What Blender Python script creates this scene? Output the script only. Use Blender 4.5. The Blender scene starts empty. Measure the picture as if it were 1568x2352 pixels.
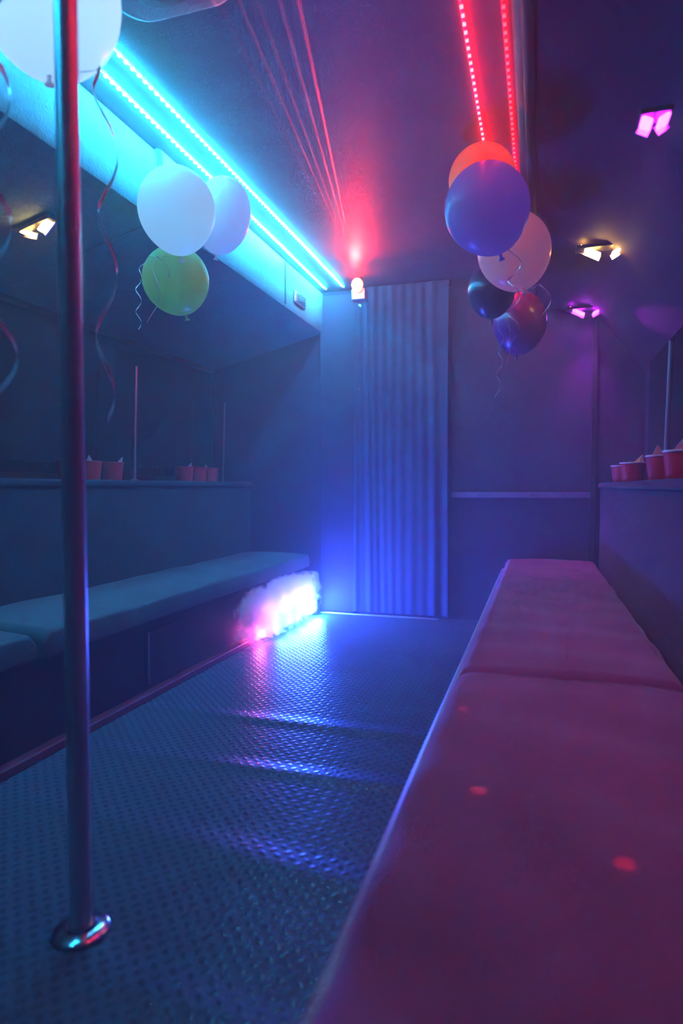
import bpy, bmesh, math, random
from mathutils import Vector, Matrix

random.seed(7)
S = bpy.context.scene
COL = S.collection
PI = math.pi

# ------------------------------------------------------------------ camera
F, CX, CY, CAMZ = 1450.0, 784.0, 1176.0, 0.86
PIT, YAW = math.radians(2.3), math.radians(17.28)
cam = bpy.data.cameras.new('camera')
cam_ob = bpy.data.objects.new('camera', cam)
COL.objects.link(cam_ob)
cam_ob.location = (0, 0, CAMZ)
cam_ob.rotation_euler = (PI / 2 - PIT, 0, YAW)
cam.sensor_fit = 'HORIZONTAL'
cam.sensor_width = 24.0
cam.lens = F / 1568 * 24.0
cam.clip_start = 0.02
cam.dof.use_dof = True
cam.dof.focus_distance = 2.75
cam.dof.aperture_fstop = 1.7
S.camera = cam_ob

# ------------------------------------------------------------------ exposure, haze, lights
S.view_settings.view_transform = 'Standard'
S.view_settings.look = 'None'
S.view_settings.exposure = 0.0
S.view_settings.gamma = 1.0
S.view_settings.use_curve_mapping = False
cy = S.cycles
cy.use_denoising = True
cy.use_light_tree = False
cy.use_adaptive_sampling = True
cy.adaptive_threshold = 0.08
cy.adaptive_min_samples = 16
cy.max_bounces = 6
cy.diffuse_bounces = 4
cy.glossy_bounces = 3
cy.transmission_bounces = 4
cy.transparent_max_bounces = 8
cy.volume_bounces = 2
cy.sample_clamp_indirect = 12.0
cy.caustics_reflective = False
cy.caustics_refractive = False

W = bpy.data.worlds.new('haze_air')
S.world = W
W.use_nodes = True
nt = W.node_tree
nt.nodes.clear()
wo = nt.nodes.new('ShaderNodeOutputWorld')
bg = nt.nodes.new('ShaderNodeBackground')
bg.inputs[0].default_value = (0, 0, 0, 1)
nt.links.new(bg.outputs[0], wo.inputs['Surface'])
vs = nt.nodes.new('ShaderNodeVolumeScatter')
vs.inputs['Color'].default_value = (0.97, 0.97, 0.97, 1)
vs.inputs['Density'].default_value = 0.065
vs.inputs['Anisotropy'].default_value = 0.25
nt.links.new(vs.outputs[0], wo.inputs['Volume'])

# LED emission (the strips light the room through their diodes)
LED_CYAN = ((0.02, 0.52, 1.0), 300.0)
LED_RED = ((1.0, 0.02, 0.02), 40.0)
DIFF_CYAN = ((0.03, 0.46, 1.0), 800.0)      # angled diffuser face turned to the side wall
TAPE_CYAN = ((0.004, 0.46, 1.0), 75.0)       # spill on the aisle side
DIFF_RED = ((1.0, 0.0, 0.0015), 205.0)
TAPE_RED = ((1.0, 0.0, 0.0015), 20.0)
DIFF_RED_DIM = ((1.0, 0.0, 0.0015), 45.0)
TAPE_RED_DIM = ((1.0, 0.0, 0.0015), 8.0)
LED_RED_DIM = ((1.0, 0.01, 0.01), 16.0)
LAMP_MAGENTA = (0.62, 0.015, 1.0)
LAMP_AMBER = (1.0, 0.55, 0.12)


def lamp(name, kind, loc, target=None, color=(1, 1, 1), energy=1.0, size=0.02, spot=60, blend=0.5, scale=None):
    l = bpy.data.lights.new(name, kind)
    l.color = color
    l.energy = energy
    if kind in ('POINT', 'SPOT'):
        l.shadow_soft_size = size
    if kind == 'SPOT':
        l.spot_size = math.radians(spot)
        l.spot_blend = blend
    o = bpy.data.objects.new(name, l)
    COL.objects.link(o)
    o.location = loc
    if target is not None:
        d = Vector(target) - Vector(loc)
        o.rotation_euler = d.to_track_quat('-Z', 'Y').to_euler()
    if scale:
        o.scale = scale
    return o


# blue-white LEDs of the fog machine at the far end of the left bench, shining inside the fog
for _y, _e in ((3.93, 55.0), (3.80, 48.0), (3.64, 38.0), (3.48, 27.0), (3.32, 17.0)):
    lamp('fog_machine_glow', 'POINT', (-1.39, _y, 0.06), color=(0.02, 0.085, 1.0), energy=_e, size=0.045)
for _y, _e in ((3.25, 2.5), (3.45, 4.0), (3.66, 5.0), (3.85, 4.0)):
    lamp('fog_lilac_fill', 'POINT', (-1.45, _y, 0.17), color=(0.45, 0.26, 1.0), energy=_e, size=0.05)  # lilac fill lamps added to brighten the upper smoke
lamp('fog_pink_glow', 'POINT', (-1.445, 3.14, 0.06), color=(1.0, 0.10, 0.5), energy=6, size=0.025)

# ------------------------------------------------------------------ room numbers (metres)
YB, YF = 4.127, -1.1          # partition in front, wall behind the viewer
ZC = 2.18                     # ceiling
XL, XR = -2.26, 0.60          # side walls
SOFX, SOFZ = -1.41, 1.90      # left soffit
BL0, BL1 = -1.965, -1.49      # left bench back and front
BR0, BR1 = -0.196, 0.345      # right bench front and back
BZ = 0.40
LZL, LZR = 0.893, 0.883       # ledge heights


# ------------------------------------------------------------------ pixel helpers
def ray(px, py):
    x, y = (px - CX) / F, (CY - py) / F
    r = Vector((math.cos(YAW), math.sin(YAW), 0))
    fh = Vector((-math.sin(YAW), math.cos(YAW), 0))
    f = fh * math.cos(PIT) - Vector((0, 0, 1)) * math.sin(PIT)
    u = fh * math.sin(PIT) + Vector((0, 0, 1)) * math.cos(PIT)
    return r * x + u * y + f


CO = Vector((0, 0, CAMZ))


def on_y(px, py, y):
    d = ray(px, py)
    return CO + d * (y / d.y)


def on_x(px, py, x):
    d = ray(px, py)
    return CO + d * (x / d.x)


def on_z(px, py, z):
    d = ray(px, py)
    return CO + d * ((z - CAMZ) / d.z)


def at(px, py, dist):
    return CO + ray(px, py) * dist


# ------------------------------------------------------------------ materials
class N:
    """small node-expression helper"""

    def __init__(self, m):
        self.t = m.node_tree

    def node(self, kind, **kw):
        n = self.t.nodes.new(kind)
        for k, v in kw.items():
            setattr(n, k, v)
        return n

    def m(self, op, a, b=None, c=None):
        n = self.node('ShaderNodeMath', operation=op)
        for i, v in enumerate((a, b, c)):
            if v is None:
                continue
            if isinstance(v, (int, float)):
                n.inputs[i].default_value = v
            else:
                self.t.links.new(v, n.inputs[i])
        return n.outputs[0]

    def link(self, a, b):
        self.t.links.new(a, b)


def mat(name, base=(0.5, 0.5, 0.5), rough=0.6, metal=0.0, sheen=0.0, coat=0.0, spec=0.5,
        noise=0.0, nscale=30.0, bump=0.0, bscale=200.0, emit=None, estr=0.0, trans=0.0):
    m = bpy.data.materials.new(name)
    m.use_nodes = True
    e = N(m)
    p = m.node_tree.nodes['Principled BSDF']
    p.inputs['Base Color'].default_value = (*base, 1)
    p.inputs['Roughness'].default_value = rough
    p.inputs['Metallic'].default_value = metal
    p.inputs['Specular IOR Level'].default_value = spec
    p.inputs['Sheen Weight'].default_value = sheen
    p.inputs['Sheen Roughness'].default_value = 0.4
    p.inputs['Coat Weight'].default_value = coat
    p.inputs['Transmission Weight'].default_value = trans
    if emit:
        p.inputs['Emission Color'].default_value = (*emit, 1)
        p.inputs['Emission Strength'].default_value = estr
    if noise or bump:
        tc = e.node('ShaderNodeTexCoord')
    if noise:
        nz = e.node('ShaderNodeTexNoise')
        nz.inputs['Scale'].default_value = nscale
        nz.inputs['Detail'].default_value = 5
        e.link(tc.outputs['Object'], nz.inputs['Vector'])
        rp = e.node('ShaderNodeValToRGB')
        rp.color_ramp.elements[0].position = 0.3
        rp.color_ramp.elements[1].position = 0.7
        rp.color_ramp.elements[0].color = (*[c * (1 - noise) for c in base], 1)
        rp.color_ramp.elements[1].color = (*[min(1, c * (1 + noise)) for c in base], 1)
        e.link(nz.outputs['Fac'], rp.inputs['Fac'])
        e.link(rp.outputs['Color'], p.inputs['Base Color'])
    if bump:
        nb = e.node('ShaderNodeTexNoise')
        nb.inputs['Scale'].default_value = bscale
        nb.inputs['Detail'].default_value = 4
        e.link(tc.outputs['Object'], nb.inputs['Vector'])
        bp = e.node('ShaderNodeBump')
        bp.inputs['Strength'].default_value = bump
        bp.inputs['Distance'].default_value = 0.004
        e.link(nb.outputs['Fac'], bp.inputs['Height'])
        e.link(bp.outputs['Normal'], p.inputs['Normal'])
    return m


def floor_material():
    """dark rubber diamond plate: raised lozenges on a staggered grid, sheet slightly rippled across the bus"""
    m = bpy.data.materials.new('diamond_plate_rubber')
    m.use_nodes = True
    e = N(m)
    p = m.node_tree.nodes['Principled BSDF']
    tc = e.node('ShaderNodeTexCoord')
    sp = e.node('ShaderNodeSeparateXYZ')
    e.link(tc.outputs['Object'], sp.inputs[0])
    x, y = sp.outputs[0], sp.outputs[1]

    def loz(pitch, off, sgn):
        u = e.m('ADD', e.m('MULTIPLY', x, 1 / pitch), off)
        v = e.m('ADD', e.m('MULTIPLY', y, 1 / pitch), off)
        fu = e.m('SUBTRACT', e.m('FRACT', u), 0.5)
        fv = e.m('SUBTRACT', e.m('FRACT', v), 0.5)
        a = e.m('MULTIPLY', e.m('ADD', fu, e.m('MULTIPLY', fv, sgn)), 0.707 / 0.33)
        b = e.m('MULTIPLY', e.m('SUBTRACT', fv, e.m('MULTIPLY', fu, sgn)), 0.707 / 0.20)
        r = e.m('ADD', e.m('MULTIPLY', a, a), e.m('MULTIPLY', b, b))
        return e.m('MAXIMUM', e.m('SUBTRACT', 1.0, r), 0.0)
    P = 0.038
    h = e.m('ADD', loz(P, 0.0, 1), loz(P, 0.5, -1))
    rip = None
    for yc, wdt, amp, tilt in ((2.12, 0.045, 1.0, 0.02), (1.735, 0.040, 1.0, 0.03), (1.34, 0.06, 1.1, -0.10), (0.93, 0.05, 0.9, -0.1)):
        d = e.m('MULTIPLY', e.m('SUBTRACT', e.m('SUBTRACT', y, yc), e.m('MULTIPLY', e.m('ADD', x, 0.95), tilt)), 1 / wdt)
        g = e.m('MULTIPLY', e.m('EXPONENT', e.m('MULTIPLY', e.m('MULTIPLY', d, d), -1.0)), amp)
        rip = g if rip is None else e.m('ADD', rip, g)
    nz = e.node('ShaderNodeTexNoise')
    nz.inputs['Scale'].default_value = 3.0
    nz.inputs['Detail'].default_value = 2
    e.link(tc.outputs['Object'], nz.inputs['Vector'])
    hh = e.m('ADD', e.m('MULTIPLY', h, 0.0008), e.m('ADD', e.m('MULTIPLY', rip, 0.0068), e.m('MULTIPLY', nz.outputs['Fac'], 0.004)))
    bp = e.node('ShaderNodeBump')
    bp.inputs['Strength'].default_value = 1.0
    bp.inputs['Distance'].default_value = 1.0
    e.link(hh, bp.inputs['Height'])
    e.link(bp.outputs['Normal'], p.inputs['Normal'])
    mx = e.node('ShaderNodeMix', data_type='RGBA')
    mx.inputs['A'].default_value = (0.07, 0.12, 0.17, 1)
    mx.inputs['B'].default_value = (0.056, 0.096, 0.138, 1)
    e.link(e.m('MINIMUM', e.m('MULTIPLY', h, 2.5), 1.0), mx.inputs['Factor'])
    e.link(mx.outputs['Result'], p.inputs['Base Color'])
    e.link(e.m('SUBTRACT', 0.5, e.m('MULTIPLY', e.m('MINIMUM', e.m('MULTIPLY', h, 2.5), 1.0), 0.28)), p.inputs['Roughness'])
    p.inputs['Specular IOR Level'].default_value = 0.2
    return m


def latex(name, col, trans=0.35):
    m = bpy.data.materials.new(name)
    m.use_nodes = True
    e = N(m)
    t = m.node_tree
    p = t.nodes['Principled BSDF']
    out = t.nodes['Material Output']
    p.inputs['Base Color'].default_value = (*col, 1)
    p.inputs['Roughness'].default_value = 0.28
    p.inputs['Specular IOR Level'].default_value = 0.5
    tr = e.node('ShaderNodeBsdfTranslucent')
    tr.inputs[0].default_value = (*col, 1)
    mx = e.node('ShaderNodeMixShader')
    mx.inputs[0].default_value = trans
    e.link(p.outputs[0], mx.inputs[1])
    e.link(tr.outputs[0], mx.inputs[2])
    e.link(mx.outputs[0], out.inputs['Surface'])
    return m


def smoke_material(centre, half):
    m = bpy.data.materials.new('dense_fog')
    m.use_nodes = True
    e = N(m)
    t = m.node_tree
    t.nodes.remove(t.nodes['Principled BSDF'])
    out = t.nodes['Material Output']
    tc = e.node('ShaderNodeTexCoord')
    nz = e.node('ShaderNodeTexNoise')
    nz.inputs['Scale'].default_value = 15.0
    nz.inputs['Detail'].default_value = 6
    nz.inputs['Distortion'].default_value = 0.8
    e.link(tc.outputs['Object'], nz.inputs['Vector'])
    sp = e.node('ShaderNodeSeparateXYZ')
    e.link(tc.outputs['Object'], sp.inputs[0])
    r = None
    for i in range(3):
        q = e.m('MULTIPLY', e.m('SUBTRACT', sp.outputs[i], centre[i]), 1 / half[i])
        q = e.m('POWER', e.m('ABSOLUTE', q), 4.0)
        r = q if r is None else e.m('ADD', r, q)
    fall = e.m('SUBTRACT', 1.0, r)
    d = e.m('ADD', e.m('MULTIPLY', fall, 0.9), e.m('MULTIPLY', e.m('SUBTRACT', nz.outputs['Fac'], 0.52), 4.5))
    dens = e.m('MULTIPLY', e.m('MINIMUM', e.m('MAXIMUM', e.m('MULTIPLY', d, 3.0), 0.0), 1.0), 17.0)
    v = e.node('ShaderNodeVolumeScatter')
    v.inputs['Color'].default_value = (0.98, 0.98, 0.98, 1)
    e.link(dens, v.inputs['Density'])
    e.link(v.outputs[0], out.inputs['Volume'])
    return m


M = dict(
    vinyl=mat('black_ceiling_vinyl', (0.10, 0.10, 0.105), 0.5, noise=0.12, nscale=6, bump=0.25, bscale=160),
    carpet=mat('wall_carpet_cyan_light_tint', (0.05, 0.13, 0.16), 0.9, noise=0.15, nscale=40, bump=0.5, bscale=260),  # teal of the cyan fill light put into the carpet colour
    soffit=mat('grey_soffit_carpet', (0.12, 0.20, 0.21), 0.9, noise=0.12, nscale=40, bump=0.7, bscale=120),
    bin=mat('dark_overhead_panel', (0.032, 0.016, 0.032), 0.7, noise=0.1, nscale=8, bump=0.2, bscale=200),
    suede=mat('suede_plum_light_tint', (0.42, 0.085, 0.20), 0.85, sheen=0.3, noise=0.18, nscale=4, bump=0.35, bscale=60),  # neutral suede with the plum light of the right side in its colour
    suedel=mat('suede_teal_light_tint', (0.055, 0.12, 0.14), 0.85, sheen=0.3, noise=0.18, nscale=4, bump=0.35, bscale=60),  # same neutral suede, teal light of the left side in its colour
    backfab=mat('backrest_fabric_blue_light_tint', (0.010, 0.018, 0.045), 0.9, sheen=0.2, noise=0.15, nscale=20, bump=0.4, bscale=180),  # neutral cloth washed out, so the blue light is put into its colour
    skirt=mat('black_bench_skirt', (0.014, 0.016, 0.04), 0.75, bump=0.2, bscale=120),
    panel=mat('partition_panel', (0.05, 0.03, 0.07), 0.6, noise=0.1, nscale=5, bump=0.15, bscale=90),
    glass=mat('tinted_glass', (0.012, 0.012, 0.014), 0.12, coat=0.3),
    frame=mat('black_rubber_frame', (0.025, 0.025, 0.025), 0.8),
    curtain=mat('curtain_cloth', (0.06, 0.075, 0.13), 0.9, sheen=0.2, noise=0.1, nscale=30, bump=0.3, bscale=300),
    chrome=mat('polished_steel', (0.75, 0.76, 0.78), 0.16, metal=1.0),
    satin=mat('satin_steel_pole', (0.80, 0.80, 0.82), 0.42, metal=0.75),
    rail=mat('dark_painted_rail', (0.24, 0.18, 0.28), 0.45),
    steel=mat('brushed_steel', (0.55, 0.55, 0.57), 0.38, metal=1.0, bump=0.08, bscale=400),
    nosing=mat('pale_vinyl_nosing', (0.5, 0.5, 0.54), 0.4),
    kick=mat('kick_strip_red_light_tint', (0.30, 0.02, 0.05), 0.5),  # red light falling on the strip is put into its colour
    black=mat('black_plastic', (0.02, 0.02, 0.022), 0.4),
    tapec=mat('cyan_glowing_tape', (0.3, 0.4, 0.4), 0.5, emit=TAPE_CYAN[0], estr=TAPE_CYAN[1]),
    taper=mat('red_glowing_tape', (0.4, 0.3, 0.3), 0.5, emit=TAPE_RED[0], estr=TAPE_RED[1]),
    ledc=mat('cyan_diode', (0.8, 0.9, 1), 0.4, emit=LED_CYAN[0], estr=LED_CYAN[1]),
    ledr=mat('red_diode', (1, 0.8, 0.8), 0.4, emit=LED_RED[0], estr=LED_RED[1]),
    taperd=mat('dim_red_glowing_tape', (0.4, 0.3, 0.3), 0.5, emit=TAPE_RED_DIM[0], estr=TAPE_RED_DIM[1]),
    ledrd=mat('dim_red_diode', (1, 0.8, 0.8), 0.4, emit=LED_RED_DIM[0], estr=LED_RED_DIM[1]),
    diffc=mat('cyan_diffuser', (0.3, 0.4, 0.4), 0.5, emit=DIFF_CYAN[0], estr=DIFF_CYAN[1]),
    diffr=mat('red_diffuser', (0.4, 0.3, 0.3), 0.5, emit=DIFF_RED[0], estr=DIFF_RED[1]),
    diffrd=mat('dim_red_diffuser', (0.4, 0.3, 0.3), 0.5, emit=DIFF_RED_DIM[0], estr=DIFF_RED_DIM[1]),
    lensm=mat('magenta_lens', (1, 0.8, 1), 0.3, emit=LAMP_MAGENTA, estr=45),
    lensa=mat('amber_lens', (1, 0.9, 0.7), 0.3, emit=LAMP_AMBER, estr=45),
    lensmd=mat('magenta_reflector', (0.9, 0.7, 0.95), 0.25, metal=0.9),
    beacon=mat('red_beacon_lens', (1, 0.3, 0.3), 0.3, emit=(1.0, 0.045, 0.022), estr=30),
    redcup=mat('red_cup', (0.75, 0.02, 0.035), 0.45),
    cuprim=mat('white_cup_rim', (0.8, 0.8, 0.82), 0.45),
    napkin=mat('white_napkin', (0.78, 0.77, 0.78), 0.85, bump=0.15, bscale=300),
    ribbon=mat('satin_ribbon', (0.95, 0.95, 0.97), 0.25, spec=0.9, coat=0.5),
    fogled=mat('fog_machine_led', (0.8, 0.9, 1), 0.4, emit=(0.12, 0.35, 1.0), estr=60),
    floor=floor_material(),
)


for k in ('ledc', 'ledr', 'ledrd', 'lensm', 'lensa', 'beacon', 'fogled'):
    M[k].cycles.emission_sampling = 'NONE'


# ------------------------------------------------------------------ mesh helpers
class MB:
    def __init__(self):
        self.v, self.f = [], []

    def add(self, vs, fs):
        o = len(self.v)
        self.v += [Vector(a) for a in vs]
        self.f += [[i + o for i in q] for q in fs]

    def box(self, a, b, mtx=None):
        (x0, y0, z0), (x1, y1, z1) = a, b
        vs = [Vector(c) for c in ((x0, y0, z0), (x1, y0, z0), (x1, y1, z0), (x0, y1, z0), (x0, y0, z1), (x1, y0, z1), (x1, y1, z1), (x0, y1, z1))]
        if mtx:
            vs = [mtx @ c for c in vs]
        self.add(vs, [(0, 3, 2, 1), (4, 5, 6, 7), (0, 1, 5, 4), (1, 2, 6, 5), (2, 3, 7, 6), (3, 0, 4, 7)])

    def tube(self, pts, r, n=12, caps=True):
        pts = [Vector(p) for p in pts]
        rs = r if isinstance(r, (list, tuple)) else [r] * len(pts)
        rings = []
        for i, p in enumerate(pts):
            t = (pts[min(i + 1, len(pts) - 1)] - pts[max(i - 1, 0)]).normalized()
            ref = Vector((0, 1, 0)) if abs(t.y) < 0.8 else Vector((0, 0, 1))
            a = t.cross(ref).normalized()
            b = t.cross(a).normalized()
            rings.append([p + (a * math.cos(2 * PI * k / n) + b * math.sin(2 * PI * k / n)) * rs[i] for k in range(n)])
        self.loft(rings, caps)

    def loft(self, rings, caps=True, closed=True):
        n = len(rings[0])
        o = len(self.v)
        for rg in rings:
            self.v += [Vector(p) for p in rg]
        for i in range(len(rings) - 1):
            for k in range(n if closed else n - 1):
                k2 = (k + 1) % n
                self.f.append([o + i * n + k, o + i * n + k2, o + (i + 1) * n + k2, o + (i + 1) * n + k])
        if caps:
            self.f.append([o + k for k in range(n)][::-1])
            self.f.append([o + (len(rings) - 1) * n + k for k in range(n)])

    def lathe(self, prof, loc=(0, 0, 0), n=32, axis=None):
        """prof: (radius, height) pairs, turned round z (or round axis)"""
        rings = [[Vector((r * math.cos(2 * PI * k / n), r * math.sin(2 * PI * k / n), z)) for k in range(n)] for r, z in prof]
        q = Vector((0, 0, 1)).rotation_difference(Vector(axis).normalized()) if axis is not None else None
        rings = [[(q @ p if q else p) + Vector(loc) for p in rg] for rg in rings]
        self.loft(rings)

    def prism(self, prof, ys, disp=None):
        """closed profile of (x, z) swept along y; disp(x, y, z) -> offset vector"""
        rings = []
        for y in ys:
            rg = []
            for x, z in prof:
                p = Vector((x, y, z))
                if disp:
                    p = p + disp(x, y, z)
                rg.append(p)
            rings.append(rg)
        self.loft(rings)

    def build(self, name, material, parent=None, smooth=False, bevel=0.0, angle=40):
        me = bpy.data.meshes.new(name)
        base = parent.matrix_world.translation.copy() if parent else Vector((0, 0, 0))
        off = Vector((0, 0, 0))
        q = parent
        while q:
            off += q.location
            q = q.parent
        me.from_pydata([v - off for v in self.v], [], self.f)
        bm = bmesh.new()
        bm.from_mesh(me)
        bmesh.ops.recalc_face_normals(bm, faces=bm.faces)
        bm.to_mesh(me)
        bm.free()
        me.materials.append(material)
        o = bpy.data.objects.new(name, me)
        COL.objects.link(o)
        if parent:
            o.parent = parent
        if bevel:
            b = o.modifiers.new('bevel', 'BEVEL')
            b.width = bevel
            b.segments = 3
            b.limit_method = 'ANGLE'
            b.angle_limit = math.radians(35)
        if smooth or bevel:
            for p in me.polygons:
                p.use_smooth = True
            if hasattr(me, 'set_sharp_from_angle'):
                me.set_sharp_from_angle(angle=math.radians(angle))
        return o


def empty(name, loc):
    o = bpy.data.objects.new(name, None)
    o.empty_display_size = 0.05
    o.location = loc
    COL.objects.link(o)
    return o


def tag(o, label, cat, group=None, kind=None):
    o['label'] = label
    o['category'] = cat
    if group:
        o['group'] = group
    if kind:
        o['kind'] = kind
    return o


def thing(name, loc, label, cat, group=None):
    return tag(empty(name, loc), label, cat, group)


def struct(name, mb, material, label, cat, parent=None, **kw):
    o = mb.build(name, material, parent, **kw)
    if parent is None:
        o['kind'] = 'structure'
        o['label'] = label
        o['category'] = cat
    return o


def box(a, b, mtx=None):
    m = MB()
    m.box(a, b, mtx)
    return m


def lin(a, b, n):
    return [a + (b - a) * i / (n - 1) for i in range(n)]


def rrect(x0, x1, z0, z1, r, n=5):
    """rounded rectangle profile; r = radii (bottom-left, bottom-right, top-right, top-left)"""
    pts = []
    for (cx, cz, a0, rr) in ((x0 + r[0], z0 + r[0], PI, r[0]), (x1 - r[1], z0 + r[1], 1.5 * PI, r[1]),
                             (x1 - r[2], z1 - r[2], 0, r[2]), (x0 + r[3], z1 - r[3], 0.5 * PI, r[3])):
        if rr <= 0:
            pts.append((cx, cz))
        else:
            for k in range(n + 1):
                a = a0 + 0.5 * PI * k / n
                pts.append((cx + rr * math.cos(a), cz + rr * math.sin(a)))
    return pts


# ------------------------------------------------------------------ the room
struct('floor', box((XL, YF, -0.05), (XR, YB, 0.0)), M['floor'], 'dark rippled diamond plate floor of the bus aisle', 'floor')
struct('ceiling', box((XL, YF, ZC), (XR, YB, ZC + 0.05)), M['vinyl'], 'dark glossy vinyl ceiling of the bus', 'ceiling')
struct('wall_back', box((XL, YB, 0), (XR, YB + 0.05, ZC)), M['panel'], 'dark partition across the far end of the bus', 'wall')
struct('wall_front', box((XL, YF - 0.05, 0), (XR, YF, ZC)), M['panel'], 'dark wall behind the viewer', 'wall')
struct('wall_left', box((XL - 0.05, YF, 0), (XL, YB, ZC)), M['carpet'], 'dark left side wall of the bus above the drink ledge', 'wall')
struct('wall_right', box((XR, YF, 0), (XR + 0.05, YB, ZC)), M['bin'], 'dark right side wall of the bus above the drink ledge', 'wall')

# left soffit under the cyan strips: two lengths, the far one set a little forward, meeting at a step
for nm, y0, y1, dx, lab in (('trim_1', 2.19, YB, 0.0, 'carpeted soffit under the far half of the cyan LED strips'),
                            ('trim_2', YF, 2.19, -0.025, 'carpeted soffit panel beside the near end of the cyan LED strips')):
    m = MB()
    xs = SOFX + dx
    prof = [(XL, ZC), (xs - 0.025, ZC), (xs - 0.008, ZC - 0.008), (xs, ZC - 0.03), (xs, SOFZ + 0.03), (xs - 0.01, SOFZ + 0.008), (xs - 0.04, SOFZ), (XL, SOFZ - 0.20)]
    m.prism(prof, [y0, y1])
    struct(nm, m, M['soffit'], lab, 'soffit', smooth=True, angle=50)
m = MB()
m.box((SOFX - 0.001, 3.43, SOFZ + 0.02), (SOFX + 0.004, 3.447, ZC - 0.02))
struct('trim_3', m, M['frame'], 'thin vertical seam strip on the far soffit', 'seam')

# overhead bin on the right
m = MB()
bx = -0.075
prof = [(bx, ZC)]
for k in range(9):
    a = PI + 0.5 * PI * k / 8
    prof.append((bx + 0.045 + 0.045 * math.cos(a), 1.97 + 0.045 + 0.045 * math.sin(a)))
prof += [(0.27, 1.915), (0.36, 1.86), (XR, 1.535), (XR, ZC)]
m.prism(prof, [YF, YB])
struct('trim_4', m, M['bin'], 'dark overhead bin with sloping valance along the right side', 'overhead bin', smooth=True, angle=50)
# round conduit along the bin's lower edge
m = MB()
m.tube([(-0.035, YF, 1.965), (-0.035, YB, 1.965)], 0.016, 12)
struct('trim_5', m, M['frame'], 'round edge piping along the right overhead bin', 'edge trim', smooth=True)

# partition details
m = MB()
m.box((-0.535, YB - 0.022, 0.79), (0.318, YB, 0.825))
struct('trim_6', m, M['rail'], 'horizontal dark rail across the partition behind the right bench', 'rail', bevel=0.003)
m = MB()
m.box((-0.545, YB - 0.012, 0.0), (-0.538, YB, 1.85))
struct('trim_7', m, M['frame'], 'thin vertical edge of the partition panel beside the curtain', 'seam')
m = MB()
m.box((0.300, YB - 0.03, 0.40), (0.333, YB, 1.86))
struct('trim_8', m, M['frame'], 'dark corner post at the right end of the partition', 'post', bevel=0.004)
m = MB()
m.box((-1.44, YB - 0.10, 0.0), (-0.60, YB - 0.07, 0.012))
struct('trim_9', m, M['steel'], 'thin bright metal threshold under the curtain', 'threshold', bevel=0.003)
# left partition panel beside the curtain
m = MB()
m.box((SOFX - 0.02, YB - 0.03, 0.0), (-1.185, YB, 2.155))
struct('trim_10', m, M['panel'], 'flat partition panel between left soffit and curtain', 'panel', bevel=0.006)
for i, (px, py, lab) in enumerate(((825, 702, 'small bright metal latch near the top of the curtain edge'), (822, 895, 'small bright metal latch halfway down the curtain edge'))):
    p = on_y(px, py, YB - 0.05)
    t = thing('latch', p, lab, 'latch', 'latches on the curtain edge')
    q = Matrix.Translation(p) @ Matrix.Rotation(0.35, 4, 'Y')
    box((-0.014, -0.006, -0.008), (0.014, 0.02, 0.008), q).build('plate', M['chrome'], t, bevel=0.002)
    m = MB()
    m.tube([q @ Vector((0.004, -0.006, 0)), q @ Vector((0.004, -0.016, 0))], 0.004, 8)
    m.build('knob', M['chrome'], t, smooth=True)

# rail bolts
for i, (px, lab) in enumerate(((1100, 'left bolt on the partition rail'), (1220, 'middle bolt on the partition rail'), (1289, 'right bolt on the partition rail'))):
    p = on_y(px, 1138, YB - 0.022)
    m = MB()
    m.lathe([(0.0, 0.006), (0.004, 0.005), (0.006, 0.0)], p, 10, axis=(0, -1, 0))
    tag(m.build('bolt', M['chrome'], None, smooth=True), lab, 'bolt', 'bolts in the partition rail')
for (px, py, lab) in ((1362, 933, 'upper bolt on the corner post beside the partition'), (1360, 1101, 'lower bolt on the corner post beside the partition')):
    p = on_y(px, py, YB - 0.03)
    m = MB()
    m.lathe([(0.0, 0.006), (0.004, 0.005), (0.006, 0.0)], p, 10, axis=(0, -1, 0))
    tag(m.build('bolt', M['chrome'], None, smooth=True), lab, 'bolt', 'bolts in the corner post')

# windows
def window(name, x, face, y0, y1, z0, z1, label):
    t = empty(name, (x, (y0 + y1) / 2, z0))
    t['kind'] = 'structure'
    t['label'] = label
    t['category'] = 'window'
    d = 0.012 * face
    box((min(x, x + d), y0, z0), (max(x, x + d), y1, z1)).build('window_pane', M['glass'], t)
    fr = MB()
    w, e_ = 0.03, 0.022 * face
    xa, xb = min(x, x + e_), max(x, x + e_)
    fr.box((xa, y0 - w, z0 - w), (xb, y1 + w, z0))
    fr.box((xa, y0 - w, z1), (xb, y1 + w, z1 + w))
    fr.box((xa, y0 - w, z0), (xb, y0, z1))
    fr.box((xa, y1, z0), (xb, y1 + w, z1))
    fr.build('window_frame', M['frame'], t, bevel=0.004)


window('window_1', XL, 1, -0.9, 4.08, 0.925, 1.672, 'long dark tinted window above the left drink ledge')
window('window_2', XR, -1, 1.0, 3.45, 0.98, 1.48, 'dark tinted window above the right drink ledge')

# pleated blind over the right window
m = MB()
ring_a, ring_b = [], []
n = 110
for k in range(n + 1):
    y = 2.0 + 1.62 * k / n
    x = XR - 0.045 + (0.012 if k % 2 else -0.012)
    ring_a.append((x, y))
rows = []
for z in (0.93, 1.2, 1.505):
    rows.append([Vector((x, y, z)) for x, y in ring_a] + [Vector((x + 0.004, y, z)) for x, y in ring_a[::-1]])
m.loft(rows)
tag(m.build('pleated_blind', M['backfab']), 'dark pleated blind over the window behind the right drink ledge', 'blind')

# baseboards
box((BL1 - 0.03, YF, 0), (BL1 + 0.012, 4.0, 0.03)).build('baseboard_left', M['kick'], None, bevel=0.005)['kind'] = 'structure'
bpy.data.objects['baseboard_left']['label'] = 'low kick strip, red light painted into its colour, where the left bench meets the floor'
bpy.data.objects['baseboard_left']['category'] = 'baseboard'

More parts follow.
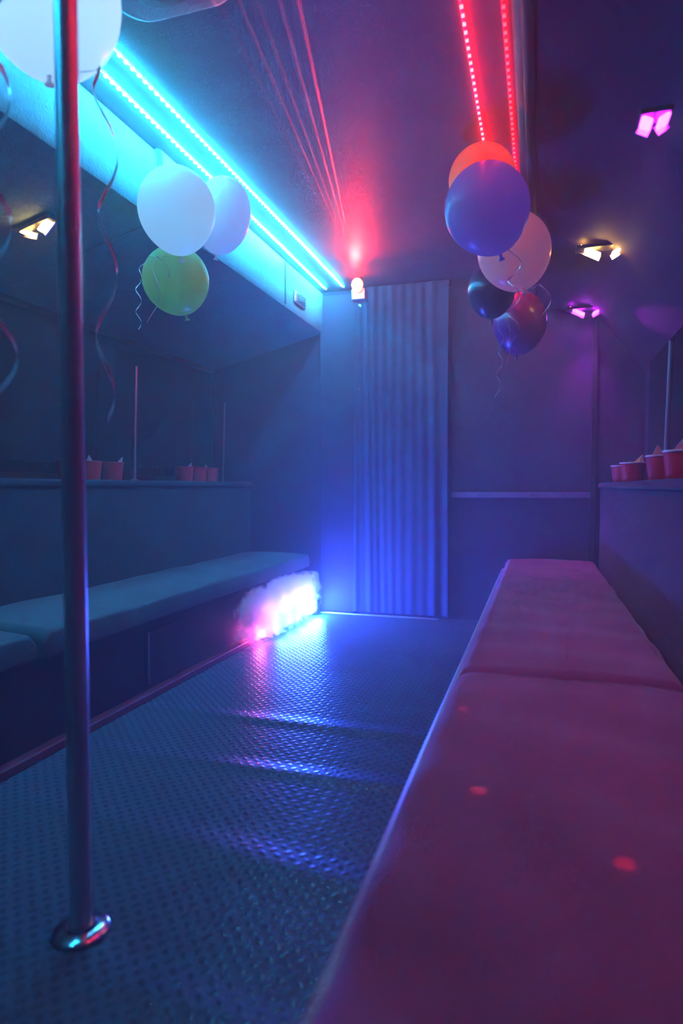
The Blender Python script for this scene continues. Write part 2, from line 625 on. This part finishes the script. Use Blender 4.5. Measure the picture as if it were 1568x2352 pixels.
# roof hatch at the upper left of the ceiling
p = on_z(415, 5, ZC)
hx, hy = p.x, p.y - 0.14
t = thing('roof_vent', (hx, hy, ZC), 'round-cornered vent cover on the ceiling at the upper left', 'vent')
m = MB()
rg = []
for s, dz in ((1.0, 0.0), (1.0, -0.010), (0.9, -0.022)):
    rg.append([Vector((hx + (a - 0) * s, hy + b * s, ZC + dz)) for a, b in rrect(-0.17, 0.17, -0.17, 0.17, (0.08,) * 4, 8)])
m.loft(rg)
m.build('flange', M['vinyl'], t, smooth=True)
m = MB()
m.lathe([(0.11, 0.0), (0.10, -0.02), (0.06, -0.03), (0.0, -0.032)], (hx, hy, ZC - 0.02), 32)
m.build('cover', M['bin'], t, smooth=True)

# small louvred plate on the soffit
pc = on_x(685, 690, SOFX)
t = thing('vent_plate', pc, 'small chrome plate on the left soffit under the strip ends', 'vent')
c = Vector((SOFX, 3.65, 1.99))
box((SOFX, 3.565, 1.965), (SOFX + 0.012, 3.745, 2.035)).build('plate', M['steel'], t, bevel=0.004)
m = MB()
for k in range(4):
    z = 1.978 + k * 0.0135
    m.box((SOFX + 0.010, 3.59, z), (SOFX + 0.022, 3.72, z + 0.006))
m.build('louvre', M['chrome'], t, bevel=0.001)


# ------------------------------------------------------------------ seating
def wrinkle(seed, amp):
    rnd = random.Random(seed)
    ws = [(rnd.uniform(0.4, 1.6), rnd.uniform(4, 26), rnd.uniform(0, 6.28), rnd.uniform(0.3, 1.0)) for _ in range(7)]

    def f(x, y, z):
        s = sum(a * math.sin(kx * x * 5 + ky * y + ph + 0.6 * math.sin(7 * x + ph)) for kx, ky, ph, a in ws)
        return s * amp
    return f


def cushion(name, x0, x1, y0, y1, z0, z1, seed, parent, r=0.035, amp=0.0011, cover='suede'):
    w = wrinkle(seed, amp)
    prof = []
    rr = (0.012, 0.012, r, r)
    base = rrect(x0, x1, z0, z1, rr, 5)
    # refine the top edge
    prof = []
    for i, a in enumerate(base):
        b = base[(i + 1) % len(base)]
        prof.append(a)
        if abs(a[0] - b[0]) > 0.1 and a[1] > (z0 + z1) / 2:
            for k in range(1, 16):
                prof.append((a[0] + (b[0] - a[0]) * k / 16, a[1]))
    ny = max(24, int((y1 - y0) / 0.025))
    ys = lin(y0, y1, ny)
    cx, cz = (x0 + x1) / 2, (z0 + z1) / 2
    rings = []
    for i, y in enumerate(ys):
        e = min(y - y0, y1 - y)
        rd = 0.03
        sh = 1.0
        drop = 0.0
        if e < rd:
            drop = rd - math.sqrt(max(0, rd * rd - (rd - e) ** 2))
        ring = []
        for x, z in prof:
            p = Vector((x, y, z))
            if z > cz:
                crown = 0.010 * (1 - ((x - cx) / ((x1 - x0) / 2)) ** 2)
                p.z += crown + w(x, y, z) - drop
                p.x += (cx - x) * drop * 0.25
            elif z <= cz:
                p.x += (cx - x) * drop * 0.25
            ring.append(p)
        rings.append(ring)
    m = MB()
    m.loft(rings)
    return m.build(name, M[cover], parent, smooth=True, angle=60)


# left bench
t = thing('padded_bench', ((BL0 + BL1) / 2, 1.5, 0), 'long teal-lit padded bench along the left wall', 'bench')
m = MB()
m.prism(rrect(BL0, BL1 - 0.03, 0.0, BZ - 0.09, (0, 0, 0.0, 0.0)), [YF, YB - 0.10])
m.build('base', M['skirt'], t)
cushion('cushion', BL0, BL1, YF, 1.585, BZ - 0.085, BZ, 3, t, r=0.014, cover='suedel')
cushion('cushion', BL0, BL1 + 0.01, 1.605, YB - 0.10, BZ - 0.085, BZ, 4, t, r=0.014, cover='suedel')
y0, y1 = 2.19, 2.44
m = MB()
xh = BL1 - 0.03
m.box((xh - 0.002, y0, 0.045), (xh + 0.008, y1, 0.27))
hd = m.build('hatch', M['skirt'], t, bevel=0.004)
m = MB()
m.tube([(xh + 0.010, y0 + 0.012, 0.05), (xh + 0.010, y0 + 0.012, 0.265)], 0.004, 8)
m.build('hinge', M['steel'], hd, smooth=True)

# right bench
t = thing('padded_bench', (0.08, 1.5, 0), 'long plum-lit suede bench in the right foreground', 'bench')
m = MB()
m.prism(rrect(BR0 + 0.02, BR1, 0.0, BZ - 0.09, (0, 0, 0.0, 0.0)), [YF, YB - 0.01])
m.build('base', M['skirt'], t)
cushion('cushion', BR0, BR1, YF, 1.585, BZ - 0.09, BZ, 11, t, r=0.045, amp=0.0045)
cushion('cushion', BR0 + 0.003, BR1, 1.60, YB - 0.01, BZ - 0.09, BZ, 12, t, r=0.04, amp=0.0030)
m = MB()
m.prism(rrect(BR0 - 0.022, BR0 + 0.02, 0.27, 0.345, (0.012, 0.0, 0.0, 0.018)), lin(YF, YB - 0.02, 40))
m.build('nosing', M['nosing'], t, smooth=True)


# backrests with drink ledges
def backrest(name, face, x0, xw, ztop, label):
    t = thing(name, ((x0 + xw) / 2, 1.5, 0), label, 'backrest')
    m = MB()
    lo, hi = min(x0, xw), max(x0, xw)
    n = 60
    w = wrinkle(21 + face, 0.0012)
    m.box((lo, YF, 0.0), (hi, YB, ztop - 0.03))
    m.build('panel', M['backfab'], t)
    m = MB()
    r = (0.008, 0.02, 0.02, 0.008) if face < 0 else (0.02, 0.008, 0.008, 0.02)
    e = 0.006
    r = (0.012,) * 4
    if face > 0:
        m.prism(rrect(lo, hi + 0.012, ztop - 0.035, ztop, (0, 0.014, 0.014, 0)), lin(YF, YB, 30))
    else:
        m.prism(rrect(lo - 0.012, hi, ztop - 0.035, ztop, (0.014, 0, 0, 0.014)), lin(YF, YB, 30))
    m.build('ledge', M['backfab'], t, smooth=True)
    return t


backrest('drink_counter', 1, BL0 - 0.003, XL + 0.022, LZL, 'dark upholstered backrest topped by the left drink ledge')
backrest('drink_counter', -1, BR1 + 0.014, XR - 0.022, LZR, 'dark upholstered backrest topped by the right drink ledge')

# ------------------------------------------------------------------ curtain
m = MB()
n = 200
fr_, bk = [], []
rows = []
xa, xb = -1.185, -0.55
for iz in range(15):
    z = 0.02 + (2.172 - 0.02) * iz / 14
    tz = iz / 14
    ring = []
    for k in range(n + 1):
        u = k / n
        x = xa + (xb - xa) * (u + 0.012 * math.sin(9 * u + 3 * tz))
        a = 0.009 * (0.55 + 0.45 * math.sin(7 * u + 1)) * (0.75 + 0.25 * math.cos(3 * tz))
        yy = YB - 0.055 - a * math.sin(2 * PI * (4.2 * u + 0.42 * math.sin(6.5 * u) + 0.10 * math.sin(2.2 * tz + 4 * u)))
        yy -= 0.0025 * math.sin(2 * PI * (11 * u + 0.5 * math.sin(4 * u) + 0.3 * tz))
        ring.append(Vector((x, yy, z)))
    ring += [p + Vector((0, 0.004, 0)) for p in ring[::-1]]
    rows.append(ring)
m.loft(rows)
t = thing('curtain', (-0.87, YB - 0.055, 0.0), 'floor-length pleated curtain hanging across the far partition', 'curtain')
m.build('cloth', M['curtain'], t, smooth=True, angle=80)
m = MB()
m.box((xa, YB - 0.028, 2.15), (xb, YB - 0.004, ZC))
m.build('track', M['frame'], t)


# ------------------------------------------------------------------ LED strips
def led_strip(label, pts, spacing, kind, side, group, size=0.009):
    """angled tape along the polyline with one diode every spacing; side = -1 / +1: the wall the bright face looks at"""
    dmat, tmat, fmat = {'cyan': (M['ledc'], M['tapec'], M['diffc']), 'red': (M['ledr'], M['taper'], M['diffr']),
                        'dim': (M['ledrd'], M['taperd'], M['diffrd'])}[kind]
    p0 = Vector(pts[0])
    t = thing('led_strip', p0, label, 'led strip', group)
    m, mf = MB(), MB()
    for a, b in zip(pts, pts[1:]):
        a, b = Vector(a), Vector(b)
        d = (b - a).normalized()
        if d.y < 0:
            a, b, d = b, a, -d
        along = abs(d.y) > 0.7
        sd = Vector((-d.y, d.x, 0)) * -side          # towards the bright side
        a, b = a - d * 0.005, b + d * 0.005
        w, w2, dp, ap = sd * 0.002, sd * -0.006, Vector((0, 0, -0.007)), sd * -0.002
        A = [a + w, a + w2, a + ap + dp]
        B = [b + w, b + w2, b + ap + dp]
        m.add(A + B, [(0, 1, 2), (5, 4, 3), (0, 3, 4, 1), (1, 4, 5, 2), (2, 5, 3, 0)])
        if along:
            o_ = (sd * 0.87 + Vector((0, 0, -0.5))) * 0.0006
            mf.add([A[0] + o_, A[2] + o_, B[2] + o_, B[0] + o_], [(0, 1, 2, 3)])
    m.build('tape', tmat, t)
    mf.build('diffuser', fmat, t)
    proto = None
    for a, b in zip(pts, pts[1:]):
        a, b = Vector(a), Vector(b)
        k = max(1, round((b - a).length / spacing))
        for i in range(k if b is not pts[-1] else k + 1):
            q = a + (b - a) * i / k
            if proto is None:
                mm = MB()
                h = size / 2
                mm.box((q.x - h, q.y - h, q.z - 0.011), (q.x + h, q.y + h, q.z - 0.006))
                proto = mm.build('led', dmat, t)
                off0 = q
            else:
                c = proto.copy()
                COL.objects.link(c)
                c.parent = t
                c.location = q - off0
    return t


led_strip('cyan LED strip farther from the left soffit, turning at its near end', [(-1.335, 1.65, ZC), (-1.232, 1.62, ZC), (-1.240, 4.03, ZC)], 0.033, 'cyan', -1, 'cyan LED strips')
led_strip('cyan LED strip right beside the top of the left soffit', [(-1.335, 1.69, ZC), (-1.366, 4.04, ZC)], 0.033, 'cyan', -1, 'cyan LED strips')
led_strip('cyan LED strip continuing overhead beyond the huge white balloon', [(-1.30, 0.1, ZC), (-1.30, 1.45, ZC)], 0.033, 'cyan', -1, 'cyan LED strips')
led_strip('brighter red LED strip on the open ceiling, nearer the middle', [(-0.219, 0.80, ZC), (-0.209, 4.0, ZC)], 0.0345, 'red', 1, 'red LED strips')
led_strip('dimmer red LED strip tucked against the right overhead bin', [(-0.107, 0.80, ZC), (-0.104, 4.0, ZC)], 0.0345, 'dim', 1, 'red LED strips')


# ------------------------------------------------------------------ lamps under the bins
def twin_lamp(p, mat_lens, color, label, nrm=(0, 0, -1), w=0.20, energy=2.0, hy=1.0):
    """bezel with two slanted bright reflectors"""
    t = thing('reading_lamp', p, label, 'lamp', 'reading lamps under the overhead bins')
    z = Vector(nrm).normalized()          # out of the surface
    y = Vector((0, 1, 0))
    x = y.cross(z).normalized()
    mtx = Matrix.Translation(p) @ Matrix((x, y, z)).transposed().to_4x4()
    box((-w / 2, -0.034 * hy, -0.004), (w / 2, 0.034 * hy, 0.010), mtx).build('bezel', M['black'], t, bevel=0.004)
    for s in (-1, 1):
        rot = mtx @ Matrix.Translation((s * w * 0.26, 0.0, 0.018)) @ Matrix.Rotation(s * 0.5, 4, 'Y')
        box((-w * 0.19, -0.024 * hy, -0.006), (w * 0.19, 0.024 * hy, 0.004), rot).build('lens', mat_lens, t, bevel=0.004)
        box((-w * 0.20, 0.026 * hy, -0.010), (w * 0.20, 0.026 * hy + 0.005, 0.014), rot).build('reflector', M['lensmd'], t)
    if energy:
        l = lamp('lamp_beam', 'SPOT', p + z * 0.05, p + z * 1.0, color=color, energy=energy, size=0.02, spot=70, blend=0.8)
    return t


twin_lamp(on_x(1503, 283, 0.262) + Vector((0, 0, 0.02)), M['lensm'], LAMP_MAGENTA, 'large magenta lamp nearest on the right overhead bin', energy=4.0, w=0.075)
twin_lamp(Vector((0.27, 3.009, 1.908)), M['lensa'], LAMP_AMBER, 'amber twin lamp between two magenta ones on the right bin', energy=1.5, w=0.25)
twin_lamp(Vector((0.27, 4.0, 1.908)), M['lensm'], LAMP_MAGENTA, 'small magenta twin lamp farthest along the right bin', energy=20, w=0.25)
lamp('lamp_beam', 'SPOT', (0.20, 3.97, 1.74), (0.50, 3.36, 1.64), color=LAMP_MAGENTA, energy=16.0, size=0.015, spot=18, blend=0.9)
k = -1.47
while True:                                   # where the soffit's sloping underside is seen at the added lamp
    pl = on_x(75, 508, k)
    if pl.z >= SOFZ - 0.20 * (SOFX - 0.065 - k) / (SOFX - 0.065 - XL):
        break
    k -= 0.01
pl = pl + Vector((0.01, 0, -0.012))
twin_lamp(pl, M['lensa'], LAMP_AMBER, 'added twin lamp imitating an amber window reflection, under the left soffit, beside the dance pole', nrm=(0.24, 0, -0.97), energy=0.0, w=0.16, hy=0.55)  # made-up fixture, imitates the right amber lamp mirrored in the window

# ------------------------------------------------------------------ red disco projector at the far ceiling
bp_ = Vector((-1.089, 3.83, 2.12))
t = thing('disco_projector', (bp_.x, bp_.y, ZC), 'glowing red disco projector at the far end of the ceiling', 'disco light')
box((bp_.x - 0.045, bp_.y + 0.02, 2.03), (bp_.x + 0.045, bp_.y + 0.10, 2.10)).build('housing', M['steel'], t, bevel=0.006)
m = MB()
m.tube([(bp_.x, bp_.y + 0.06, 2.10), (bp_.x, bp_.y + 0.06, ZC)], 0.012, 12)
m.build('bracket', M['black'], t, smooth=True)
m = MB()
m.lathe([(0.0, 0.034), (0.020, 0.030), (0.033, 0.014), (0.037, -0.006), (0.030, -0.03), (0.015, -0.047), (0.0, -0.052)], (bp_.x, bp_.y, bp_.z), 24)
m.build('lens', M['beacon'], t, smooth=True)
src = Vector((bp_.x, bp_.y - 0.04, 2.125))
RED = (1.0, 0.028, 0.022)
lamp('projector_wash', 'SPOT', src, (-0.5, 1.7, 2.24), color=RED, energy=95, size=0.01, spot=120, blend=0.9, scale=(1, 0.16, 1))
lamp('projector_patch', 'SPOT', src, (-1.0, 3.45, 2.2), color=RED, energy=12, size=0.01, spot=60, blend=0.5)
lamp('projector_glow', 'POINT', (bp_.x, bp_.y - 0.045, 2.10), color=RED, energy=3.0, size=0.02)
for px, py, en in ((660, 262, 10), (720, 165, 14), (612, 60, 6), (752, 395, 8), (560, 120, 4)):
    q = on_z(px, py, ZC + 0.0)
    d = q - src
    lamp('laser_beam', 'SPOT', src, q + d * 0.0, color=RED, energy=en * 90, size=0.001, spot=6, blend=0.6, scale=(0.06, 1, 1))


for px, py in ((1098, 1828), (1065, 1625), (1435, 1998)):
    lamp('laser_dot', 'SPOT', (0.02, 0.55, 1.93), on_z(px, py, 0.405), color=RED, energy=70.0, size=0.001, spot=0.9, blend=0.6)

# ------------------------------------------------------------------ dance pole and ledge rods
bx_, by_ = -0.833, 0.984
t = thing('dance_pole', (bx_, by_, 0), 'tall chrome dance pole at the left, on a round floor flange', 'pole')
m = MB()
m.tube([(bx_, by_, 0.012), (bx_, by_, ZC)], 0.0205, 32)
m.build('tube', M['satin'], t, smooth=True)
m = MB()
m.lathe([(0.0, 0.0), (0.052, 0.0), (0.053, 0.006), (0.048, 0.011), (0.030, 0.014), (0.027, 0.020), (0.0, 0.020)], (bx_, by_, 0), 40)
m.build('floor_flange', M['chrome'], t, smooth=True)
m = MB()
m.lathe([(0.0, 0.0), (0.052, 0.0), (0.052, -0.008), (0.0, -0.012)], (bx_, by_, ZC), 40)
m.build('ceiling_flange', M['chrome'], t, smooth=True)


def rod(px, py0, py1, x, r, label, z0):
    b = on_x(px, py1, x)
    a = on_x(px + (4 if px < 600 else 14), py0, x)
    t = thing('grab_rod', (x, b.y, z0), label, 'rod', 'rods standing on the drink ledges')
    m = MB()
    m.tube([(x, b.y, z0), (x, a.y, a.z)], r, 16)
    m.build('tube', M['steel'], t, smooth=True)
    m = MB()
    m.lathe([(0.0, 0.0), (r * 2, 0.0), (r * 2, 0.004), (r * 1.2, 0.008), (0.0, 0.008)], (x, b.y, z0), 20)
    m.build('foot', M['steel'], t, smooth=True)


rod(308, 842, 1102, -2.12, 0.011, 'slim pink-lit metal rod on the left ledge behind the near cups', LZL)
rod(512, 925, 1105, -2.12, 0.004, 'very thin dim rod on the left ledge past the far cups', LZL)
rod(1528, 782, 1045, 0.47, 0.010, 'slim pale metal rod rising behind the cups on the right ledge', LZR)


# ------------------------------------------------------------------ cups and napkins
def cup(loc, label, group, h=0.092, r=0.056):
    t = thing('red_cup', loc, label, 'cup', group)
    m = MB()
    n = 72
    rings = []
    for f_, ri in ((0.0, 0.0), (0.0, 0.80), (0.06, 0.815), (0.5, 0.90), (0.93, 0.985), (0.93, 0.955), (0.5, 0.87), (0.08, 0.78), (0.08, 0.0)):
        rg = []
        for k in range(n):
            rib = 1 + (0.012 * math.cos(24 * 2 * PI * k / n) if 0.05 < f_ < 0.9 and ri > 0.8 else 0)
            a = 2 * PI * k / n
            rg.append(Vector(loc) + Vector((r * ri * rib * math.cos(a), r * ri * rib * math.sin(a), f_ * h)))
        rings.append(rg)
    m.loft(rings)
    m.build('cup_body', M['redcup'], t, smooth=True)
    m = MB()
    pr = []
    for k in range(9):
        a = 2 * PI * k / 8
        pr.append((r * 0.985 + 0.0035 * math.cos(a), h * 0.955 + 0.0035 * math.sin(a)))
    rings = [[Vector(loc) + Vector((ra * math.cos(2 * PI * k / n), ra * math.sin(2 * PI * k / n), z)) for k in range(n)] for ra, z in pr]
    m.loft(rings, caps=False)
    m.build('rim', M['cuprim'] if loc[0] > 0 else M['redcup'], t, smooth=True)
    return t


def napkin(loc, lean, label, h=0.10, w=0.035, twist=0.0):
    """a folded paper napkin tip standing out of a cup"""
    t = MB()
    c = Vector(loc)
    rings = []
    prof = ((0.0, 0.75), (0.35, 0.95), (0.62, 1.0), (0.82, 0.55), (1.0, 0.06))
    dx = Vector((math.cos(twist), math.sin(twist), 0))
    dn = Vector((-math.sin(twist), math.cos(twist), 0))
    for f_, ww in prof:
        o = c + Vector((0, 0, 0.012 + f_ * h)) + dx * (lean * f_ * f_)
        hw = w * ww * 0.5
        rings.append([o - dx * hw - dn * 0.002, o - dn * 0.010 * (1 - f_ * 0.8), o + dx * hw - dn * 0.002,
                      o + dx * hw + dn * 0.002, o + dn * 0.004, o - dx * hw + dn * 0.002])
    t.loft(rings)
    o = t.build('napkin', M['napkin'])
    return tag(o, label, 'napkin', 'napkins in the red cups')


ROT = 0.9
for px, lab, nl, nk in ((158, 'red ribbed cup half hidden behind the dance pole on the left ledge', 'napkin tip showing beside the dance pole', (0.0, 0.0)),
                        (207, 'middle red cup of the near left trio, just right of the pole', 'napkin standing up in the middle cup right of the pole', (-0.004, 0.0)),
                        (258, 'last red cup of the near left trio, before the pink rod', 'napkin leaning far right out of the cup before the pink rod', (0.03, 0.0))):
    b = on_x(px, 1105, -2.08)
    loc = Vector((-2.08, b.y, LZL))
    cup(loc, lab, 'red cups on the left ledge')
    off = 0.0 if px < 250 else 0.022
    napkin(loc + Vector((math.cos(ROT) * off, math.sin(ROT) * off, 0)), nk[0], nl, twist=ROT, h=0.108)
for px, lab, nl, nk in ((424, 'nearest red cup of the far left trio', 'napkin leaning right out of the nearest far left cup', 0.03),
                        (455, 'middle red cup of the far left trio', None, 0),
                        (482, 'last red cup of the far left trio, before the thin dim rod', 'napkin leaning left out of the last far left cup', -0.02)):
    b = on_x(px, 1105, -2.09)
    loc = Vector((-2.09, b.y, LZL))
    cup(loc, lab, 'red cups on the left ledge')
    if nl:
        off = 0.015 if nk > 0 else -0.012
        napkin(loc + Vector((math.cos(ROT) * off, math.sin(ROT) * off, 0)), nk, nl, twist=ROT, h=0.104)
for x, px, lab, nl, nk in ((0.43, 1428, 'farthest red cup on the right ledge, partly covered by the next', None, 0),
                           (0.425, 1452, 'second farthest red cup on the right ledge, holding a napkin', 'napkin leaning right out of a far cup on the right ledge', 0.03),
                           (0.43, 1520, 'red cup on the right ledge in front of the pale rod', 'broad napkin standing in the cup before the pale rod', -0.006),
                           (0.43, 1566, 'nearest red cup on the right ledge, cut by the photo edge', 'short napkin tip in the nearest cup of the right ledge', 0.012)):
    b = on_x(px, 1105, x)
    loc = Vector((x, b.y, LZR))
    cup(loc, lab, 'red cups on the right ledge')
    if nl:
        napkin(loc + Vector((0.012 if nk > 0.02 else -0.01, 0, 0)), nk, nl, twist=0.1, h=0.115, w=0.05)


# ------------------------------------------------------------------ balloons and ribbons
def ribbon_mesh(path, r, turns, width=0.006, ph=0.0, n=160, grow=True):
    """flat satin band curled round an axis polyline"""
    pts = [Vector(p) for p in path]
    L = [0]
    for a, b in zip(pts, pts[1:]):
        L.append(L[-1] + (b - a).length)
    m = MB()
    rings = []
    right = Vector((math.cos(YAW), math.sin(YAW), 0))
    back = Vector((math.sin(YAW), -math.cos(YAW), 0))
    for i in range(n + 1):
        s = L[-1] * i / n
        k = 0
        while k < len(L) - 2 and s > L[k + 1]:
            k += 1
        f_ = (s - L[k]) / max(1e-9, L[k + 1] - L[k])
        c = pts[k].lerp(pts[k + 1], f_)
        u = i / n
        rr = r * (min(1, u * 5) if grow else 1)
        a = ph + 2 * PI * turns * u
        dirv = right * math.sin(a) + back * math.cos(a)
        q = c + dirv * rr
        ax = (pts[k + 1] - pts[k]).normalized()
        rings.append([q - ax * width / 2 - dirv * 0.0003, q + ax * width / 2 - dirv * 0.0003, q + ax * width / 2 + dirv * 0.0003, q - ax * width / 2 + dirv * 0.0003])
    m.loft(rings)
    return m


def balloon(px, py, dist, rpx, asp, col, label, group, ribbons=(), tip=(0, 0, -1), trans=0.65, knot=True):
    """rpx: half width in photo pixels; asp: height / width"""
    c = at(px, py, dist)
    r = rpx * dist / F
    t = thing('balloon', c, label, 'balloon', group)
    mt = latex(label.split(' ')[0] + '_latex', col, trans)
    m = MB()
    tipv = Vector(tip).normalized()
    prof = []
    for k in range(33):
        a = PI * k / 32
        z = math.cos(a)
        rad = math.sin(a)
        if z < 0:
            rad *= 1 - 0.10 * z * z
        prof.append((max(rad * r, 0.0005), z * r * asp * (1.0 if z > 0 else 1.06)))
    m.lathe(prof, c, 48, axis=-tipv)
    m.build('latex_skin', mt, t, smooth=True, angle=180)
    k0 = c + tipv * r * asp * 1.055
    if knot:
        m = MB()
        m.lathe([(0.006, 0.004), (0.005, -0.004), (0.004, -0.010), (0.010, -0.020), (0.011, -0.022), (0.003, -0.021)], k0, 14, axis=-tipv)
        m.build('knot', mt, t, smooth=True)
    for path, rad, turns, ph, wd in ribbons:
        p3 = [k0] + [at(a, b, dist + dd) for a, b, dd in path]
        ribbon_mesh(p3, rad, turns, wd, ph).build('ribbon', M['ribbon'], t, smooth=True)
    return t


GL, GR, GN = 'balloons under the left cyan strips', 'balloons under the right red strips', 'balloons'
balloon(110, -10, 1.42, 160, 1.06, (0.93, 0.94, 0.95), 'huge blurred white balloon cut off by the upper left corner', GN,
        ribbons=[([(232, 150, -0.02), (250, 400, -0.02), (245, 700, 0.0), (240, 960, 0.02)], 0.021, 3.4, 0.6, 0.016)], trans=0.75)
lamp('balloon_fill', 'POINT', at(406, 482, 2.26), color=(0.42, 0.80, 0.95), energy=0.28, size=0.03)  # fill lamp added inside the big white balloon to brighten it
lamp('balloon_fill', 'POINT', at(110, -10, 1.42), color=(0.40, 0.78, 1.0), energy=1.0, size=0.03)   # added fill lamp, brightens the huge balloon from inside
balloon(406, 482, 2.26, 87, 1.07, (0.93, 0.94, 0.95), 'big white balloon in front in the left cluster', GL, tip=(-0.1, 0.35, -1),
        ribbons=[([(335, 590, 0.15), (318, 640, 0.15), (318, 755, 0.15)], 0.010, 5.5, 0.4, 0.005)])
balloon(510, 494, 2.62, 65, 1.26, (0.95, 0.80, 0.84), 'pale pink balloon behind the big white one at left', GL, tip=(-0.3, 0.2, -1))
balloon(404, 643, 2.5, 75, 1.0, (0.66, 0.74, 0.34), 'lime green balloon lowest in the left cluster', GL, tip=(0.1, 0.4, -1),
        ribbons=[([(362, 585, -0.2), (360, 660, -0.2), (348, 742, -0.16)], 0.016, 2.6, 1.0, 0.006)])
balloon(1118, 479, 2.10, 96, 1.03, (0.42, 0.50, 0.88), 'large blue balloon in front in the right cluster', GR, tip=(0.3, 0.3, -1),
        ribbons=[([(1182, 560, 0.0), (1180, 660, 0.0), (1178, 756, 0.0)], 0.020, 3.2, 0.2, 0.0055)])
balloon(1107, 412, 2.42, 76, 1.0, (0.98, 0.50, 0.20), 'orange balloon peeking out above the blue one', GR, tip=(-0.1, 0.3, -1))
balloon(1180, 576, 2.50, 82, 1.08, (0.95, 0.76, 0.64), 'peach balloon below and right of the blue one', GR, tip=(0.25, -0.1, -1),
        ribbons=[([(1250, 655, -0.10), (1254, 730, -0.10)], 0.020, 1.6, 0.6, 0.0065)])
balloon(1128, 668, 2.85, 54, 1.1, (0.05, 0.04, 0.10), 'dark navy balloon below and left of the peach one', GR, tip=(0.0, 0.2, -1), trans=0.15,
        ribbons=[([(1147, 740, 0), (1150, 800, 0), (1143, 912, 0)], 0.012, 3.6, 0.5, 0.004)])
balloon(1194, 742, 3.15, 59, 1.15, (0.22, 0.02, 0.22), 'dark plum balloon lowest in the right cluster, rimmed magenta', GR, tip=(-0.1, 0.2, -1), trans=0.15,
        ribbons=[([(1168, 735, -0.5), (1165, 780, -0.5), (1162, 832, -0.5)], 0.014, 2.3, 0.8, 0.004)])
m = ribbon_mesh([at(-20, -60, 1.2), at(-24, 300, 1.2), at(-18, 640, 1.2), at(0, 900, 1.2)], 0.034, 3.2, 0.014, 2.6, grow=False)
tag(m.build('ribbon_streamer', M['ribbon'], None, smooth=True), 'curled satin ribbon dangling at the far left photo edge', 'ribbon')

# ------------------------------------------------------------------ fog machine and its smoke
t = thing('fog_machine', (-1.45, 4.0, 0.0), 'small fog machine with glaring blue LEDs at the left bench end', 'fog machine')
box((-1.50, 3.95, 0.0), (-1.40, 4.02, 0.10)).build('housing', M['black'], t, bevel=0.006)
box((-1.48, 3.942, 0.03), (-1.42, 3.951, 0.085)).build('led_panel', M['fogled'], t, bevel=0.003)
cen, half = (-1.450, 3.50, 0.155), (0.062, 0.60, 0.160)
m = MB()
rings = []
for k in range(1, 16):
    a = PI * k / 16
    yy = cen[1] - half[1] * 1.05 * math.cos(a)
    sc = math.sin(a) ** 0.45
    rings.append([Vector((cen[0] + (x - cen[0]) * sc, yy, max(0.004, cen[2] + (z - cen[2]) * sc))) for x, z in rrect(cen[0] - half[0], cen[0] + half[0], 0.004, cen[2] + half[2] * 1.05, (0.03,) * 4, 5)])
m.loft(rings)
o = m.build('smoke_cloud', smoke_material(cen, half), None, smooth=True, angle=180)
tag(o, 'glowing white smoke pouring along the floor by the left bench', 'smoke', kind='stuff')
